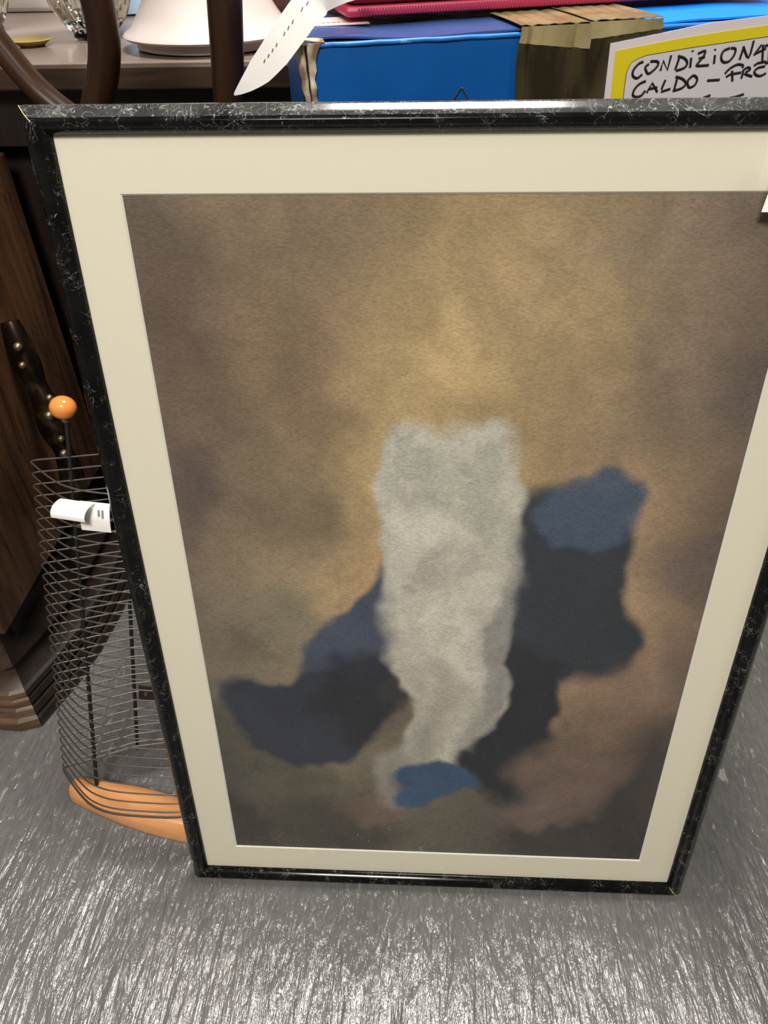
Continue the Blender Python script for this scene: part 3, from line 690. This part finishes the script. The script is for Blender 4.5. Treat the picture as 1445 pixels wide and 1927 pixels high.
# crimson case on the carton
cs = thing('case', 'crimson case with ribbed rim lying on the blue carton', 'case', (-0.075, 0.830, 0.750 + CH + 0.0070), (0, 0, math.radians(17.5)))
obj('rim', box(0, 0.46, 0, 0.26, 0.0, 0.0085, bev=0.0035), MT['crimson_rim'], cs, True)
obj('shell', box(0.003, 0.457, 0.003, 0.257, 0.0085, 0.105, bev=0.010), MT['crimson'], cs, True)
bm = bmesh.new()
for i in range(150): box(0.012 + i * 0.0029, 0.0134 + i * 0.0029, -0.0006, 0.001, 0.0015, 0.0070, bm=bm)
ob = obj('ribs', bm, MT['crimson_rim'], cs); ob['kind'] = 'stuff'

# curled paper tag trailing down in front of the carton's corner
rows = []
path = [(-0.055, 0.80, 1.084), (-0.075, 0.765, 1.082), (-0.096, 0.745, 1.0725), (-0.112, 0.735, 1.057), (-0.126, 0.728, 1.042), (-0.141, 0.724, 1.028), (-0.154, 0.722, 1.018), (-0.1655, 0.722, 1.0105)]
hw = [0.012, 0.0125, 0.0130, 0.0130, 0.0125, 0.0105, 0.0060, 0.0004]
sp_ = smooth_path(path, 4); hws = [hw[min(7, i // 4)] + (hw[min(7, i // 4 + 1)] - hw[min(7, i // 4)]) * ((i % 4) / 4) for i in range(len(sp_))]
for i, p in enumerate(sp_):
    a = sp_[max(0, i - 1)]; b_ = sp_[min(len(sp_) - 1, i + 1)]; t = (b_ - a).normalized()
    side = Vector((0.62, 0.10, -0.72)) if i > 6 else Vector((0.45, 0.55, -0.55)); side = (side - t * side.dot(t)).normalized()
    rows.append([p + side * hws[i] * s for s in (-1, -0.5, 0, 0.5, 1)])
ct = thing('curled_tag', 'long curled white paper tag hanging off the blue carton corner', 'tag', (0, 0, 0))
obj('paper', sheet(rows, 0.0004), MT['paper'], ct, True)
bm = bmesh.new()
for i in range(6, 19):
    if i in (10, 14): continue
    p = rows[i][1].lerp(rows[i][2], 0.5); q = rows[i + 1][1].lerp(rows[i + 1][2], 0.5)
    n = (rows[i + 1][2] - rows[i][2]).cross(rows[i][3] - rows[i][2]).normalized()
    if n.y > 0: n = -n
    tube([p.lerp(q, 0.1) + n * 0.0004, p.lerp(q, 0.6) + n * 0.0004 + (rows[i][2] - rows[i][1]) * 0.15], 0.0005, 5, bm=bm)
obj('printed_lettering', bm, MT['ink'], ct)

# ------------------------------------------------------------------ handwritten card leaning on the carton
sg = thing('price_card', 'yellow bordered white card handwritten CONDIZIONATORE CALDO FREDDO in front of the carton', 'sign', (-0.0976, 0.7383, 1.047), (0, 0, yaw))
# local: x along the card, z up, y into the scene
def card(poly, y0, y1, m, name, label=None):
    bm = bmesh.new(); F = [bm.verts.new((x / 1000, y0, z / 1000)) for x, z in poly]; Bk = [bm.verts.new((x / 1000, y1, z / 1000)) for x, z in poly]
    n = len(poly); bm.faces.new(F); bm.faces.new(Bk[::-1])
    for k in range(n): bm.faces.new((F[k], Bk[k], Bk[(k + 1) % n], F[(k + 1) % n]))
    o = obj(name, bm, m, sg)
    if label: o['label'] = label
outer = [(274, -14), (324, -8), (371, -2), (426, 1), (478, 4), (490, -150), (283, -163), (279, -110), (276, -61)]
yel = [(280, -20), (312, -16.5), (343, -13), (385, -9.5), (429, -6.5), (471, -4), (482, -144), (289, -156), (285, -105), (282.5, -62)]
inn = [(294, -39), (295.5, -33), (298, -29.5), (304, -27), (311, -25), (354, -21), (432, -15.5), (462, -13), (466, -15), (473, -134), (470, -137), (303, -148), (299, -145), (297, -100), (295, -63)]
card(outer, 0.0, 0.0008, MT['card'], 'card_sheet')
card(yel, -0.0005, 0.0, MT['yellow'], 'yellow_border')
card(inn, -0.0009, -0.0005, MT['cardin'], 'white_panel')
outl = [(x / 1000, -0.0010, z / 1000) for x, z in inn]
obj('panel_outline', tube(outl, 0.0003, 4, closed=True), MT['marker'], sg)
strokes = [[(309,-30),(305,-31),(301,-35),(300,-39),(302,-42),(306,-43),(310,-40)],[(315,-32),(312,-34),(313,-37),(316,-40),(320,-38),(324,-34),(324,-31),(321,-30),(316,-30)],[(328,-38),(329,-30),(335,-38),(336,-26)],[(345,-27),(343,-38)],[(343,-27),(350,-29),(354,-33),(352,-37),(344,-39)],[(357,-29),(358,-37)],[(357,-23),(357,-24)],[(363,-26),(370,-24),(369,-29),(365,-34),(365,-36),(377,-36)],[(365,-30),(371,-29)],[(381,-28),(382,-35)],[(380,-23),(380,-24)],[(395,-23),(389,-25),(388,-30),(391,-34),(397,-34),(401,-29),(401,-24),(396,-23)],[(408,-33),(409,-24),(409,-23),(417,-32),(418,-18)],[(422,-30),(427,-22),(429,-22),(433,-37)],[(423,-29),(433,-25)],[(431,-23),(442,-21)],[(436,-23),(440,-38)],[(447,-28),(445,-31),(448,-34),(453,-31),(453,-27),(449,-25),(447,-28)],[(459,-33),(459,-23),(465,-23),(467,-27),(461,-28),(470,-32)],[(477,-20),(471,-22),(473,-29),(481,-28)],[(472,-25),(478,-24)],[(315,-46),(309,-48),(305,-52),(304,-57),(308,-59),(313,-58),(316,-54)],[(318,-56),(322,-48),(329,-56)],[(319,-53),(328,-52)],[(335,-46),(333,-53),(333,-56),(342,-54)],[(347,-45),(346,-56)],[(345,-44),(352,-46),(357,-50),(354,-54),(345,-56)],[(362,-45),(359,-47),(359,-51),(362,-54),(367,-52),(368,-47),(364,-44),(361,-45)],[(379,-49),(392,-49)],[(396,-44),(400,-40),(407,-37),(413,-38),(413,-40)],[(398,-47),(402,-45),(413,-44)],[(403,-42),(406,-51)],[(415,-49),(415,-44),(415,-42),(419,-40),(422,-42),(417,-45),(426,-48)],[(425,-39),(428,-37),(436,-36),(438,-38)],[(437,-40),(430,-41),(427,-44),(430,-47),(435,-48),(440,-46)],[(450,-36),(443,-37),(444,-40),(450,-42),(452,-45),(444,-46)],[(345,-65),(345,-64),(350,-77)],[(386,-62),(379,-64),(375,-68),(378,-76),(385,-75),(384,-71),(377,-71)],[(422,-63),(413,-65),(406,-66),(405,-70),(413,-72),(416,-77),(408,-80)],[(437,-68),(432,-70),(434,-77),(441,-80),(447,-77),(445,-70),(437,-68)]]
groups = [('handwriting', strokes)]
bm = bmesh.new()
for st in strokes:
    pts = [(x / 1000, -0.0014, z / 1000) for x, z in st]
    if len(pts) > 2 and len(st) > 4: pts = smooth_path(pts, 3)
    tube(pts, 0.00115, 6, bm=bm, flat=0.35, up=(1, 0, 0.02) if False else None)
obj('handwriting', bm, MT['marker'], sg)['label'] = 'black marker handwriting CONDIZIONATORE CALDO - FREDDO'
